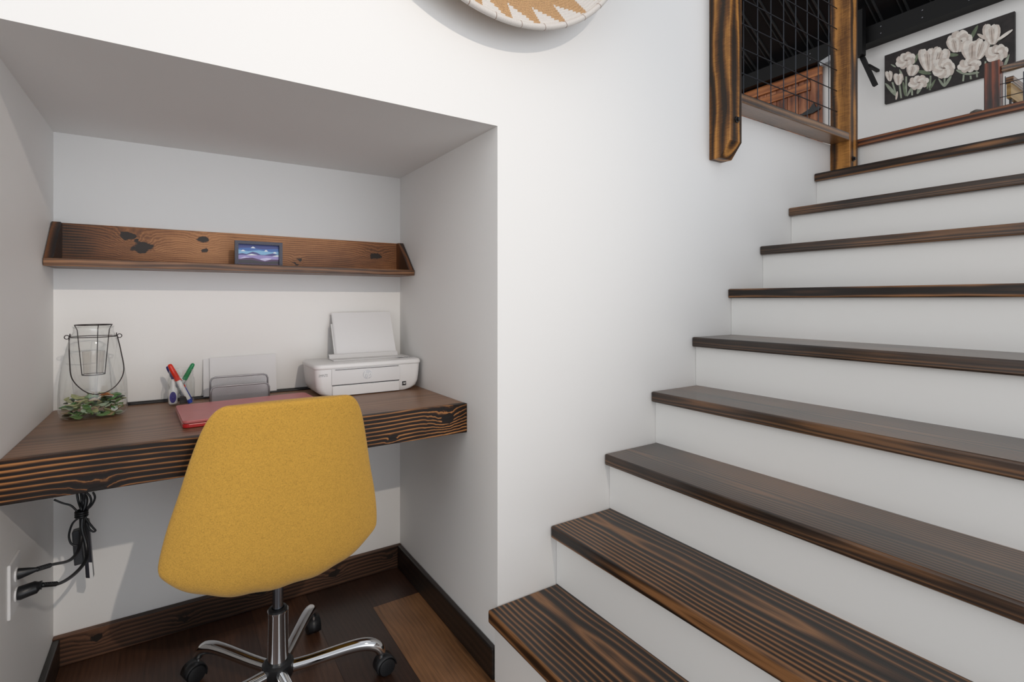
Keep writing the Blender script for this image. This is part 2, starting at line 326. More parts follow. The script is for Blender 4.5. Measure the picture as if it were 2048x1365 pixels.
# floor with individual plank faces
m = MB(); tones = []
x = .605-.187*18; rndp = random.Random(3)
dk = [(.085,.040,.024),(.060,.028,.018),(.11,.052,.030),(.075,.034,.022),(.15,.072,.038)]
while x < 6.2:
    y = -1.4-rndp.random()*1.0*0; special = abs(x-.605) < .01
    while y < 2.3:
        ln = 1.2*(0.5+rndp.random()*.5); y2 = y+ln; t = rndp.choice(dk)
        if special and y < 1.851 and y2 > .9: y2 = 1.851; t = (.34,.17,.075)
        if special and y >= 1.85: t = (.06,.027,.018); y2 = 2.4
        m.add([(x,y,0),(x+.1862,y,0),(x+.1862,min(y2,2.3)-.0008,0),(x,min(y2,2.3)-.0008,0)], [(0,1,2,3)]); tones.append(t)
        y = y2
    x += .187
m.add([(-3,-1.4,-.0015),(6.3,-1.4,-.0015),(6.3,2.4,-.0015),(-3,2.4,-.0015)], [(0,1,2,3)]); tones.append((.01,.006,.004))
fo = m.build('floor', FLOORW, norm=False)
ca = fo.data.color_attributes.new('tone', 'FLOAT_COLOR', 'CORNER')
i = 0
for p, t in zip(fo.data.polygons, tones):
    for _ in p.loop_indices: ca.data[i].color = (*t, 1); i += 1
tag(fo, kind='structure')
tag(MB().box((NL,NB-.018,0),(NR,NB,.093)).build('baseboard_back', BASEW, bevel=.003), kind='structure')
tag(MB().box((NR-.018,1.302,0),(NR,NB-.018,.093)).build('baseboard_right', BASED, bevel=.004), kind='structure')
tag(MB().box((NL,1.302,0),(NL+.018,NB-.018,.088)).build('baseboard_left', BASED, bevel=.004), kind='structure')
# upper floor, walls and roof
XW = 6.2; EV = 3.797; SL = .62
m = MB().box((2.905,-.9,1.80),(XW,1.3,FT-.001)); m.box((1.84,1.42,1.78),(XW,6.5,FT-.001)); m.box((2.905,1.3,1.903),(XW,1.42,FT-.001))
FLU = plain('upper_floor_wood', (.13,.06,.03), .4, var=.25, bscale=9)
tag(m.build('floor', FLU), kind='structure')
tag(MB().box((XW,-1.5,1.7),(XW+.12,6.6,EV+.1)).build('wall_loft', WALL), kind='structure')
tag(MB().box((1.84,6.5,1.7),(XW,6.6,6.6)).build('wall_loft_end', WALL), kind='structure')
ROOF = plain('black_roof_metal', (.010,.010,.011), .28, metal=.0, spec=.55)
EAVEM = plain('eave_black_steel', (.004,.004,.0045), .55, spec=.3)
RIBM = plain('roof_rib_metal', (.16,.165,.17), .25, metal=.8)
m = MB(); XR0 = 3.2
def rz(x): return EV+.2+(XW-x)*SL
m.prism([(XW+.1,-1.5,rz(XW+.1)),(XR0,-1.5,rz(XR0)),(XR0,-1.5,rz(XR0)+.05),(XW+.1,-1.5,rz(XW+.1)+.05)], (0,8.1,0))
m.mi = 1; y = -1.3
while y < 6.5:
    for dy, hw in ((0,.010),(.048,.005)):
        m.prism([(XW,y+dy-hw,rz(XW)),(XW,y+dy+hw,rz(XW)),(XW,y+dy+hw*.6,rz(XW)-.022),(XW,y+dy-hw*.6,rz(XW)-.022)], (XR0-XW,0,(XW-XR0)*SL))
    y += .23
tag(m.build('ceiling', [ROOF, RIBM]), kind='structure')

# ------------------------------------------------------------------ staircase
st = thing('staircase', 'wide staircase with dark stained wooden treads and white risers beside the desk niche', 'staircase', (.787,.72,0))
RUN, RISE, Y0, Y1 = .2306, .190, .12, 1.299
for k in range(9):
    nx = .765+RUN*k; zt = .217+RISE*k; mt = [TREAD,TREAD,TREADC,TREADC,TREADC,TREAD,TREADC,TREADC,TREAD][k]
    # each board keeps its own origin so that its grain differs
    mb = MB().box((nx,Y0,zt-.038),(nx+.264,Y1,zt)); b = mb.build('tread', mt, None, loc=(nx+.12,.72,zt), bevel=.0055, seg=3)
    b.parent = st; b.location = b.location-st.location
    zb = 0 if k == 0 else zt-RISE
    MB().box((nx+.024,Y0,zb),(nx+.036,Y1,zt-.038)).build('riser', RISER, st)
nx = .765+RUN*9+.012; zt = FT+.003
b = MB().box((nx,-.9,zt-.036),(nx+.14,Y1,zt)).build('tread', LOFTN, None, loc=(nx+.05,.3,zt), bevel=.004); b.parent = st; b.location = b.location-st.location
MB().box((nx+.022,Y0,zt-RISE),(nx+.034,Y1,zt-.036)).build('riser', RISER, st)

# ------------------------------------------------------------------ guard railing on the wall top
gr = thing('guard_railing', 'brown timber guard railing with black wire grid above the white wall', 'railing', (2.3,1.25,1.68))
PY0, PY1 = 1.208, 1.2995
m = MB().prism([(1.795,PY1,1.682),(1.795,1.252,1.682),(1.795,PY0,1.742),(1.795,PY0,3.0),(1.795,PY1,3.0)], (.080,0,0))
pl_ = m.build('post', POSTW, None, loc=(1.83,1.25,1.9), bevel=.003); pl_.parent = gr; pl_.location = pl_.location-gr.location; ORG[pl_.name] = Vector((1.83,1.25,1.9))
m = MB().box((2.767,PY0,1.739),(2.850,PY1,3.0)); pr_ = m.build('post', POSTW, None, loc=(2.81,1.27,1.95), bevel=.003); pr_.parent = gr; pr_.location = pr_.location-gr.location; ORG[pr_.name] = Vector((2.81,1.27,1.95))
RY = Matrix.Rotation(PI/2, 4, 'X')
for po, (bx, bz) in ((pl_, (1.839,1.826)), (pr_, (2.798,1.817))):
    m = MB().lathe([(.0001,.0),(.013,.0),(.013,.004),(.008,.005),(.008,.012),(.0001,.012)], (bx,PY0,bz), n=6, M=RY, cap=False)
    m.build('bolt', BLACKM, po)
rl = MB().box((1.876,PY0+.002,1.9035),(2.766,PY1-.001,1.941)).build('bottom_rail', RAILW, gr, bevel=.003)
MB().box((1.876,PY0+.002,2.86),(2.766,PY1-.001,2.90)).build('top_rail', RAILW, gr, bevel=.003)
m = MB()
for i in range(9):
    xx = 1.985+.1015*i
    if xx < 2.766: m.tube([(xx,1.272,1.942),(xx,1.272,2.86)], .0023, 6)
for i in range(9):
    zz = 2.062+.103*i-.1*0
    m.tube([(1.876,1.268,zz),(2.766,1.268,zz)], .0023, 6)
m.build('wire_grid', WIRE, gr)

# ------------------------------------------------------------------ desk
dk_ = thing('desk', 'thick dark stained wooden desk slab built into the wall niche', 'desk', (.245,1.80,.69))
MB().box((NL+.001,1.510,.757),(NR-.001,NB-.001,.783)).build('desktop', DESKT, dk_, bevel=.001, label='brown matte desk top board')
MB().box((NL+.001,1.488,.690),(NR-.001,1.5095,.784)).build('front_board', DESKF, dk_, bevel=.0015, label='front board with bold grain and a knot near its right end')
DZ = .783
# ------------------------------------------------------------------ wall shelf
sh = thing('wall_shelf', 'shallow knotty wooden ledge shelf on the back wall of the niche', 'shelf', (.245,2.0,1.218))
XS0, XS1 = NL+.002, NR-.002
def sep_part(mb, name, mat, par, loc, **k):
    o = mb.build(name, mat, None, loc=loc, **k); o.parent = par; o.location = Vector(loc)-ORG[par.name]; ORG[o.name] = Vector(loc); return o
sep_part(MB().box((XS0,NB-.022,1.2405),(XS1,NB-.001,1.357)), 'back_board', SHELFB, sh, (.245,NB-.022,1.2405), bevel=.0015)
MB().box((XS0,1.925,1.218),(XS1,NB-.001,1.240)).build('bottom_board', SHELFL, sh, bevel=.0015)
for xa in (XS0, XS1-.022):
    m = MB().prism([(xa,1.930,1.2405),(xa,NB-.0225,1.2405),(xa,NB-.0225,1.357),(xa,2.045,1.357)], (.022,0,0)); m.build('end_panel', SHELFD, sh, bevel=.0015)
# little mountain picture standing on the shelf
fx0, fx1, fz0, fz1, fy = .171, .320, 1.2405, 1.3235, 1.972
pf = thing('picture_frame', 'small framed picture of blue and purple mountains standing on the shelf', 'picture', ((fx0+fx1)/2,fy,fz0))
FRM = plain('grey_pebbled_frame', (.11,.115,.15), .5, bump=.9, bscale=700, var=.8)
m = MB(); t = .0105
for a, b in (((fx0,fy,fz0),(fx0+t,fy+.022,fz1)),((fx1-t,fy,fz0),(fx1,fy+.022,fz1)),((fx0+t,fy,fz1-t),(fx1-t,fy+.022,fz1)),((fx0+t,fy,fz0),(fx1-t,fy+.022,fz0+.004))): m.box(a, b)
m.build('frame', FRM, pf)
cols = [(.01,.03,.22),(.02,.12,.42),(.20,.45,.70),(.75,.80,.85),(.045,.045,.22),(.30,.25,.55),(.55,.52,.78),(.06,.015,.10),(.008,.004,.015)]
PM = [plain('picture_tint_%d' % i, c, .4) for i, c in enumerate(cols)]
ix0, ix1, iz0, iz1 = fx0+t, fx1-t, fz0+.004, fz1-t; IW, IH = ix1-ix0, iz1-iz0; yy = fy+.012
m = MB(); m.box((ix0,yy+.002,iz0),(ix1,yy+.008,iz1))
def pp(pts, mi, lay): m.mi = mi; m.prism([(ix0+IW*a, yy+.002-lay*.0003, iz0+IH*b) for a, b in pts], (0,.0002,0))
pp([(0,.80),(.3,.84),(.6,.78),(1,.84),(1,.62),(0,.62)], 1, 1); pp([(0,.72),(.25,.66),(.5,.73),(.8,.66),(1,.70),(1,.45),(0,.45)], 2, 2)
for cx_, cz_, w_ in ((.36,.84,.06),(.68,.70,.05),(.12,.66,.06),(.9,.62,.05)): pp([(cx_-w_,cz_-.02),(cx_+w_,cz_-.02),(cx_+w_*.3,cz_+.05),(cx_-w_*.2,cz_+.06)], 3, 3)
pp([(0,.50),(.1,.55),(.2,.51),(.35,.64),(.45,.60),(.55,.50),(.65,.50),(.85,.60),(1,.52),(1,.3),(0,.3)], 4, 4)
pp([(0,.44),(.2,.46),(.32,.53),(.5,.47),(.8,.44),(.95,.51),(1,.52),(1,.25),(0,.25)], 3, 5)
pp([(0,.45),(.15,.46),(.3,.45),(.5,.48),(.7,.47),(.85,.45),(1,.43),(1,.2),(0,.2)], 5, 6)
pp([(.04,.28),(.15,.38),(.27,.34),(.3,.22),(.5,.18),(.55,.30),(.7,.36),(.82,.33),(.75,.18),(.3,.15)], 6, 7)
pp([(0,.24),(.2,.32),(.35,.34),(.5,.26),(.65,.19),(.8,.28),(1,.28),(1,0),(0,0)], 7, 8)
pp([(0,.20),(.3,.24),(.5,.18),(.65,.13),(.85,.2),(1,.2),(1,.06),(.5,.04),(0,.05)], 8, 9)
m.build('picture', PM, pf)

# ------------------------------------------------------------------ lantern jar
jc = Vector((-.197,1.925,DZ))
lj = thing('glass_lantern', 'large clear glass lantern jar with wire bail handle in the left corner of the desk', 'lantern', jc)
prof = [(.058,.0),(.074,.003),(.0795,.012),(.080,.06),(.078,.10),(.070,.16),(.058,.215),(.050,.238),(.0465,.246),(.0465,.258),(.0485,.262)]
inn = [(.046,.262),(.0445,.256)]
m = MB().lathe(prof+inn, jc, n=48, sy=.86, cap=False); m.add([jc+Vector((.058*math.cos(a*PI/24), .058*.86*math.sin(a*PI/24), 0)) for a in range(48)], [tuple(range(48))])
m.build('jar', GLASS, lj, smooth=True)
BRN = plain('dark_wire_brown', (.05,.04,.04), .45, metal=.7)
hz = jc.z+.232
m = MB().ring((jc.x,jc.y,hz), .0555, .0013, 40, 6, ny=(0,.86,0))
for s in (-1, 1): m.ring((jc.x+s*.060,jc.y,hz), .0055, .0012, 14, 6, ny=(0,0,1)); m.ring((jc.x+s*.053,jc.y,hz+.004), .005, .0011, 14, 6, nx=(0,1,0), ny=(0,0,1))
L_ = jc+Vector((-.055,0,.230)); R_ = jc+Vector((.055,0,.230))
hp = cat([L_, jc+Vector((-.047,-.052,.17)), jc+Vector((-.038,-.076,.12)), jc+Vector((-.006,-.090,.083)), jc+Vector((.028,-.09,.077)), jc+Vector((.058,-.082,.095)), jc+Vector((.074,-.060,.132)), jc+Vector((.066,-.03,.185)), R_], 8)
m.tube(hp, .0014, 8); m.build('wire_handle', BRN, lj)
m = MB().ring(jc+Vector((0,0,.266)), .043, .0014, 32, 6, ny=(0,.86,0))
for a in (190, 350, 80):
    w = math.radians(a); d = Vector((math.cos(w), .86*math.sin(w), 0)); m.tube([jc+d*.043+Vector((0,0,.266)), jc+d*.037+Vector((0,0,.252)), jc+d*.0265+Vector((0,0,.122))], .0013, 6)
m.ring(jc+Vector((0,0,.122)), .0265, .0013, 28, 6)
m.build('candle_cage', BRN, lj)
m = MB().lathe([(.001,.0),(.021,.0),(.0235,.002),(.0265,.066)], jc+Vector((0,0,.1235)), n=28, cap=False)
m.build('candle_cup', glass('cup_glass', (.93,.91,.89), .1), lj, smooth=True)
# sea-glass like pieces in the jar: every piece a thing
kinds = [('pale olive', (.36,.38,.18), 30), ('soft green', (.15,.27,.10), 28), ('bright green', (.04,.24,.04), 12), ('tan', (.44,.34,.20), 24), ('dark green', (.03,.07,.035), 20), ('pale aqua', (.36,.46,.33), 14)]
rr = random.Random(11)
def piece(p, size, mt, label, grp):
    n = 9; pts = []
    ph = rr.random()*6
    for k in range(n):
        w = 2*PI*k/n; r = size*1.45*(.72+.28*math.cos(2*w+ph)+.12*(rr.random()-.5)); pts.append(Vector((r*math.cos(w), r*math.sin(w)*.75, size*.18*math.cos(w*2))))
    tilt = Matrix.Rotation(rr.random()*6.28, 3, 'Z') @ Matrix.Rotation((rr.random()-.5)*1.1, 3, 'X') @ Matrix.Rotation((rr.random()-.5)*.9, 3, 'Y')
    pts = [tilt @ q+p for q in pts]; nrm = tilt @ Vector((0,0,1))
    mb = MB().prism(pts, nrm*.0022); o = mb.build('sea_glass_chip', mt, None, smooth=False)
    tag(o, label, 'sea glass', grp); return o
for nm, c, cnt in kinds:
    mt = plain('sea_glass_'+nm.replace(' ', '_'), c, .3)
    for k in range(cnt):
        w = rr.random()*6.28; h = .007+rr.random()*.048; top = h > .035
        rad = (.062 if rr.random() < .6 else .058*math.sqrt(rr.random()))
        p = jc+Vector((rad*math.cos(w), rad*.83*math.sin(w), h))
        piece(p, .0075+rr.random()*.006, mt, nm+' leaf-shaped piece heaped inside the big lantern jar', nm+' pieces in the lantern jar')
piece(jc+Vector((.030,-.030,.064)), .018, plain('sea_glass_orange', (.62,.24,.10), .35), 'orange-brown piece lying on top of the heap in the lantern jar', None)
piece(jc+Vector((.052,-.040,.024)), .011, plain('sea_glass_white', (.75,.78,.76), .3), 'white chip pressed against the glass at the right of the lantern jar', None)
for k in range(6): piece(jc+Vector((-.03+.014*k, -.02+.02*(k % 2), .060)), .016, bpy.data.materials['sea_glass_'+['pale_olive','tan','soft_green'][k % 3]], ['pale olive','tan','soft green'][k % 3]+' leaf-shaped piece heaped inside the big lantern jar', ['pale olive','tan','soft green'][k % 3]+' pieces in the lantern jar')

# ------------------------------------------------------------------ mason jar with markers
mc = Vector((.018,1.985,DZ))
mj = thing('mason_jar', 'small clear glass jar holding marker pens on the desk', 'jar', mc)
pr = [(.027,0),(.034,.003),(.0365,.010),(.0375,.02),(.0375,.075),(.036,.085),(.0325,.092),(.034,.095),(.0325,.099),(.034,.103),(.033,.112),(.0345,.114)]
pi = [(.031,.113)]
m = MB().lathe(pr+pi, mc, n=36, cap=False); m.add([mc+Vector((.027*math.cos(a*PI/18), .027*math.sin(a*PI/18), 0)) for a in range(36)], [tuple(range(36))])
m.build('jar', glass('jar_glass', (.965,.98,.975)), mj, smooth=True)
def marker(a, b, label, ccol, bcol, tip=None, r=.0062):
    a = Vector(a); b = Vector(b); d = b-a; o = thing('marker_pen', label, 'pen', a)
    MB().tube([a, a+d*.03, a+d*.6], [r*.8, r, r], 14).build('barrel', bcol, o, smooth='edge')
    MB().tube([a+d*.58, a+d*.60, a+d*.93, a+d*.98, b], [r*1.05, r*1.25, r*1.05, r*.9, r*.45], 14).build('cap', ccol, o, smooth='edge')
    if tip: MB().tube([a-d*.005, a+d*.085], r*1.06, 14).build('end_plug', tip, o, smooth='edge')
RED = plain('red_plastic', (.72,.035,.015), .3); GRN = plain('green_plastic', (.015,.26,.09), .3); BLU = plain('blue_plastic', (.015,.05,.38), .3); NAVY = plain('navy_plastic', (.03,.02,.20), .3)
marker((.043,1.962,.790), (-.014,1.967,.917), 'white marker pen with a red cap leaning left in the glass jar', RED, WHP, BLU, .0068)
marker((-.008,1.992,.790), (.052,1.990,.913), 'marker pen with a green cap leaning right in the glass jar', GRN, plain('grey_barrel', (.45,.47,.46), .4))
marker((.030,2.004,.790), (-.020,1.992,.908), 'dark blue marker pen behind the red-capped one in the glass jar', NAVY, plain('clear_barrel', (.5,.55,.6), .4), None, .005)
marker((.047,1.996,.791), (.012,2.006,.866), 'short red and blue pen low inside the glass jar', RED, BLU, None, .0045)
m = MB().lathe([(.010,0),(.0125,.003),(.0125,.045),(.007,.055),(.006,.072),(.003,.078)], (-.004,1.972,.790), n=20)
cb_ = m.build('correction_bottle', WHP, None, smooth='edge'); tag(cb_, 'small white bottle with a blue oval patch at the left of the glass jar', 'bottle')
MB().lathe([(.0005,0),(.009,.0001),(.009,.0008),(.0005,.001)], (-.004,1.9593,.812), n=18, sy=2.0, M=Matrix.Rotation(PI/2, 4, 'X') @ Matrix.Rotation(.0, 4, 'Z'), cap=False).build('patch', NAVY, cb_)
m = MB().box((.014,1.957,.790),(.034,1.972,.812)); er = m.build('sharpener', PLB, None, bevel=.001); tag(er, 'small black block lying at the bottom of the glass jar', 'sharpener')
# ------------------------------------------------------------------ papers and letter holder
for (a, b, z1, yb, lab) in ((.083,.300,.918,2.080,'white sheet of paper leaning on the wall behind the letter holder'), (.102,.313,.921,2.072,'front sheet of printed paper leaning on the wall behind the letter holder')):
    m = MB().prism([(a,yb-.022,DZ+.0005),(b,yb-.022,DZ+.0005),(b,yb+.004,z1+.002),(a,yb+.004,z1-.002)], (0,.0006,0))
    tag(m.build('paper_sheet', PAPER, None), lab, 'paper')
lh = thing('letter_holder', 'silver wire mesh letter holder on the desk between jar and printer', 'letter holder', (.185,1.95,DZ))
SILV = plain('silver_paint', (.36,.36,.38), .35, metal=.6); MESH = meshmat('silver_mesh', (.42,.42,.44), .0030)
def arch(x0, x1, y, z0, z1, r=.014):
    return [(x0,y,z0),(x0,y,z1-r),(x0+r*.3,y,z1-r*.3),(x0+r,y,z1),(x1-r,y,z1),(x1-r*.3,y,z1-r*.3),(x1,y,z1-r),(x1,y,z0)]
for (x0, x1, y, z1) in ((.098,.270,1.958,.866),(.098,.270,1.925,.840)):
    MB().tube(arch(x0, x1, y, DZ+.003, z1), .0028, 8).build('wire_frame', SILV, lh, smooth=True)
    MB().prism(arch(x0, x1, y, DZ+.003, z1), (0,.0004,0)).build('mesh_panel', MESH, lh)
m = MB().box((.098,1.925,DZ+.001),(.270,1.960,DZ+.003)); m.box((.097,1.925,DZ+.001),(.099,1.960,DZ+.03)); m.box((.269,1.925,DZ+.001),(.271,1.960,DZ+.03)); m.build('base', SILV, lh)
# ------------------------------------------------------------------ laptop
LREDT = plain('dusty_red_lid', (.55,.15,.15), .38, var=.03, bscale=30); LRED = plain('gloss_red', (.50,.012,.015), .25, coat=.5)
la = thing('laptop', 'closed red laptop lying on the desk behind the yellow chair', 'laptop', (.2,1.75,DZ))
th_ = math.radians(3.5); c0 = Vector((.018,1.600,DZ)); ux = Vector((math.cos(th_), math.sin(th_), 0)); uy = Vector((-math.sin(th_), math.cos(th_), 0))
def lap(z0, z1, inset):
    w, d, r = .375, .258, .014; pts = []
    for (cx_, cy_, a0) in ((w-r,r,-90),(w-r,d-r,0),(r,d-r,90),(r,r,180)):
        for q in range(5):
            a = math.radians(a0+q*22.5); pts.append(c0+ux*(cx_+(r-inset)*math.cos(a))+uy*(cy_+(r-inset)*math.sin(a))+Vector((0,0,z0)))
    return MB().prism(pts, (0,0,z1-z0))
lap(.001,.0115,0).build('base', LRED, la, bevel=.002); lap(.0125,.0205,.0).build('lid', LREDT, la, bevel=.002); lap(.011,.013,.004).build('gap_liner', PLB, la)
# cords along the back of the desk
for z_, y_, lab in ((DZ+.004,2.082,'thin dark cable along the back edge of the desk, against the wall'), (DZ+.004,2.050,'thicker dark cable along the back of the desk, nearer the front')):
    pts = cat([(-.13,y_,z_),(.0,y_+(.002 if y_ < 2.06 else 0),z_),(.18,y_-.002,z_),(.31,y_,z_),(.43,y_-.003,z_)], 6)
    tag(MB().tube(pts, .0033 if y_ < 2.06 else .0026, 8).build('desk_cable', CORD, None, smooth=True), lab, 'cable')

# ------------------------------------------------------------------ printer
PX0, PX1, PF, PB, PH = .400, .786, 1.838, 2.045, .126
pn = thing('printer', 'compact white inkjet printer with sheet feeder up, at the right end of the desk', 'printer', ((PX0+PX1)/2,1.93,DZ))
def rrect(x0, x1, y0, y1, r, z, n=6):
    pts = []
    for (cx_, cy_, a0) in ((x1-r,y0+r,-90),(x1-r,y1-r,0),(x0+r,y1-r,90),(x0+r,y0+r,180)):
        for q in range(n+1):
            a = math.radians(a0+q*90/n); pts.append((cx_+r*math.cos(a), cy_+r*math.sin(a), z))
    return pts
def loft(rings, cap=True):
    mb = MB(); n = len(rings[0]); V = [p for r in rings for p in r]
    F = [(i*n+k, i*n+(k+1) % n, (i+1)*n+(k+1) % n, (i+1)*n+k) for i in range(len(rings)-1) for k in range(n)]
    if cap: F += [tuple(range(n))[::-1], tuple((len(rings)-1)*n+k for k in range(n))]
    return mb.add(V, F)
rg = []
for (zz, ins, r) in ((.002,.040,.03),(.006,.026,.03),(.016,.013,.026),(.034,.006,.022),(.07,.002,.02),(.098,.0,.02)):
    rg.append(rrect(PX0+ins, PX1-ins*1.0, PF+ins*.12, PB-ins*.2, r, DZ+zz))
loft(rg).build('body', WHP, pn, smooth='edge')
rg = [rrect(PX0-.003+i_, PX1+.003-i_, PF-.003+i_, PB+.002-i_, .022, DZ+z_) for z_, i_ in ((.099,.001),(.101,0),(.108,0),(.113,.002),(.1155,.006))]
loft(rg).build('lid', WHP, pn, smooth='edge')
cx0, cx1 = .455, .702
MB().box((cx0,PF-.0035,DZ+.042),(cx1,PF+.02,DZ+.0965)).build('front_door', WHP2, pn, bevel=.001)
MB().box((cx0+.002,PF+.0005,DZ+.0385),(cx1-.002,PF+.02,DZ+.0415)).build('slot', PLB, pn)
m = MB().box((cx0+.003,PF-.0045,DZ+.003),(cx1-.003,PF+.01,DZ+.0375)); m.build('output_tray', WHP, pn, bevel=.0015)
MB().box((cx0+.012,PF-.0048,DZ+.0935),(cx1-.006,PF-.0028,DZ+.0955)).build('scan_slot', plain('grey_gap', (.10,.10,.10), .6), pn)
m = MB().box((.482,1.915,DZ+.1160),(.748,1.985,DZ+.1190)); m.prism([(.482,1.975,DZ+.118),(.748,1.975,DZ+.118),(.748,1.985,DZ+.134),(.482,1.985,DZ+.134)], (0,.006,0)); m.build('feeder', WHP2, pn, bevel=.001)
m = MB().prism([(.505,1.992,DZ+.119),(.735,1.992,DZ+.119),(.735,2.052,DZ+.245),(.505,2.052,DZ+.245)], (0,.004,0)); m.build('paper_support', WHP2, pn)
MB().box((.712,1.868,DZ+.1158),(.780,1.925,DZ+.1172)).build('control_panel', plain('panel_grey', (.66,.66,.67), .4), pn, bevel=.0005)
m = MB()
for i in range(4): m.box((.716+.001*i,1.878+.010*i,DZ+.1173),(.738,1.882+.010*i,DZ+.1176))
for i in range(3):
    for j in range(2): m.box((.745+.010*i,1.880+.016*j,DZ+.1173),(.751+.010*i,1.887+.016*j,DZ+.1176))
m.build('panel_marks', plain('mark_grey', (.12,.12,.13), .5), pn)
lx, lz = .580, DZ+.071
LG = plain('logo_grey', (.50,.50,.51), .3, metal=.2)
dsk = MB().lathe([(.0001,0),(.0165,0),(.0165,.0006),(.0001,.0006)], (lx,PF-.0036,lz), n=40, M=RY, cap=False).build('logo', LG, pn)
text_mesh('hp', .031, Matrix.Translation((lx-.0005,PF-.0046,lz+.001)) @ RY, 'logo_letters', WHP, dsk, shear=.25)
TXG = plain('text_grey', (.16,.16,.17), .5)
text_mesh('DeskJet 3755', .0052, Matrix.Translation((.428,PF-.0006,DZ+.080)) @ RY, 'model_text', TXG, pn)
m = MB()
for i in range(4): m.box((.413+.008*i,PF-.0008,DZ+.0745),(.4185+.008*i,PF+.001,DZ+.0755))
m.build('feature_marks', TXG, pn)
m = MB().box((.712,PF-.0004,DZ+.019),(.727,PF+.004,DZ+.034)); st_ = m.build('energy_sticker', PLB, pn)
MB().prism([(.714,PF-.0006,DZ+.024),(.719,PF-.0006,DZ+.031),(.721,PF-.0006,DZ+.027),(.7255,PF-.0006,DZ+.031),(.723,PF-.0006,DZ+.023),(.718,PF-.0006,DZ+.026)], (0,.0003,0)).build('mark', WHP, st_)
for i in range(3):
    a = .511+.002*i; lab_ = ['back','middle','front'][i]
    m = MB().prism([(a,1.990-.0012*i,DZ+.1195),(.742+.002*i,1.990-.0012*i,DZ+.1195),(.742+.002*i,2.068-.0012*i,DZ+.288+.001*i),(a,2.068-.0012*i,DZ+.288)], (0,.0005,0))
    tag(m.build('printer_paper', PAPER, None), lab_+'most blank white sheet standing in the printer feeder', 'paper', 'sheets in the printer feeder')

# ------------------------------------------------------------------ outlet, plugs and hanging cords
ox = NL
ou = thing('power_outlet', 'white double wall socket low on the left wall under the desk', 'outlet', (ox,1.612,.47))
MB().box((ox,1.565,.410),(ox+.006,1.655,.532)).build('cover_plate', WHP, ou, bevel=.002)
for z_ in (.447,.492):
    pts = [(ox+.006, 1.612+.017*math.cos(a*PI/12), z_+.0175*math.sin(a*PI/12)*(1 if abs(math.sin(a*PI/12)) < .8 else .85)) for a in range(24)]
    MB().prism(pts, (.003,0,0)).build('socket', WHP, ou)
YP = 1.90
def C_(u, v, Y=YP): return onY(u, v, Y)
def cord(a, pts, label, plug):
    o = thing('electrical_cord', label, 'cord', a); a = Vector(a)
    if plug == 'flat': MB().tube([a+Vector((.0005,0,0)), a+Vector((.004,0,0)), a+Vector((.018,.002,0)), a+Vector((.032,.004,0))], [.013,.0125,.009,.005], 12, sx=.75).build('plug', PLB, o, smooth='edge')
    else: MB().tube([a+Vector((.0005,0,0)), a+Vector((.003,0,0)), a+Vector((.030,.006,.003)), a+Vector((.036,.008,.004)), a+Vector((.040,.008,.004))], [.014,.015,.014,.009,.010], 12, sx=1.1).build('plug', PLB, o, smooth='edge')
    s = a+Vector((.032,.004,0)) if plug == 'flat' else a+Vector((.040,.008,.004))
    path = cat([s]+pts, 8); rr_ = []
    MB().tube(path, .0036, 8, sx=1.5).build('cable', CORD, o, smooth=True)
    mb = MB()
    for k in range(7):
        i0 = min(k+1, len(path)-2); p = path[0].lerp(path[min(8, len(path)-1)], k/8.0+.04); d = (path[min(6, len(path)-1)]-path[0]).normalized()
        mb.tube([p-d*.0012, p+d*.0012], .0058, 10)
    mb.build('strain_relief', PLB, o)
    return o
cord((ox+.009,1.612,.492), [C_(105,1130,1.70), C_(140,1121,1.80), C_(158,1098,1.86), C_(163,1060,1.89), C_(163,1030,1.895), C_(166,1005,1.90), C_(168,975,1.90), Vector((-.215,1.93,.69))], 'black cord from the upper socket rising to the tied bundle under the desk', 'flat')
cord((ox+.009,1.612,.447), [C_(118,1168,1.68), C_(150,1148,1.78), C_(172,1120,1.85), C_(172,1090,1.88), C_(164,1058,1.885), C_(166,1030,1.89), C_(172,1000,1.90), C_(163,975,1.90), Vector((-.225,1.94,.69))], 'black cord from the lower socket curving up to the tied bundle', 'round')
def brick(pts4, thick, label, name='power_adapter', band=False):
    P = [C_(u, v, 1.905) for u, v in pts4]; n = (P[1]-P[0]).cross(P[3]-P[0]).normalized(); n = n if n.y > 0 else -n
    o = thing(name, label, 'power adapter', P[0])
    MB().prism(P, n*thick).build('case', plain('adapter_plastic' if not band else 'adapter_gloss', (.035,.038,.045) if not band else (.01,.01,.018), .35), o, bevel=.003)
    if band:
        a, b, c_, d = (P[3].lerp(P[0], .0), P[2].lerp(P[1], 0), P[2].lerp(P[1], .28), P[3].lerp(P[0], .28))
        a = a.lerp(b, .55)-n*.0006; d = d.lerp(c_, .55)-n*.0006; b = b-n*.0006; c_ = c_-n*.0006
        MB().prism([a, b, c_, d], n*.0004).build('label_strip', WHP, o)
    return o
brick([(143,1066),(160,1061),(168,1128),(148,1134)], .028, 'grey-black power adapter hanging at the left of the cord bundle')
brick([(164,1042),(177,1042),(187,1158),(171,1158)], .024, 'glossy black power adapter with a white label hanging below the knot', band=True)
tie = thing('tied_cord', 'black cord tied round the cord bundle under the desk with two loops', 'cord', C_(165,1028))
kp = C_(163,1028,1.885)
m = MB()
for k in range(3): m.ring(kp+Vector((0,0,-.006+.006*k)), .012, .0042, 18, 6, ny=(0,.8,.1))
m.build('knot', CORD, tie, smooth=True)
m = MB()
for P in ([(108,1000),(125,1007),(142,1012),(155,1024)], [(186,985),(190,996),(184,1010),(172,1022)], [(172,985),(180,993),(182,1005),(174,1018)]):
    m.tube(cat([C_(u, v, 1.885) for u, v in P], 6), .0026, 8)
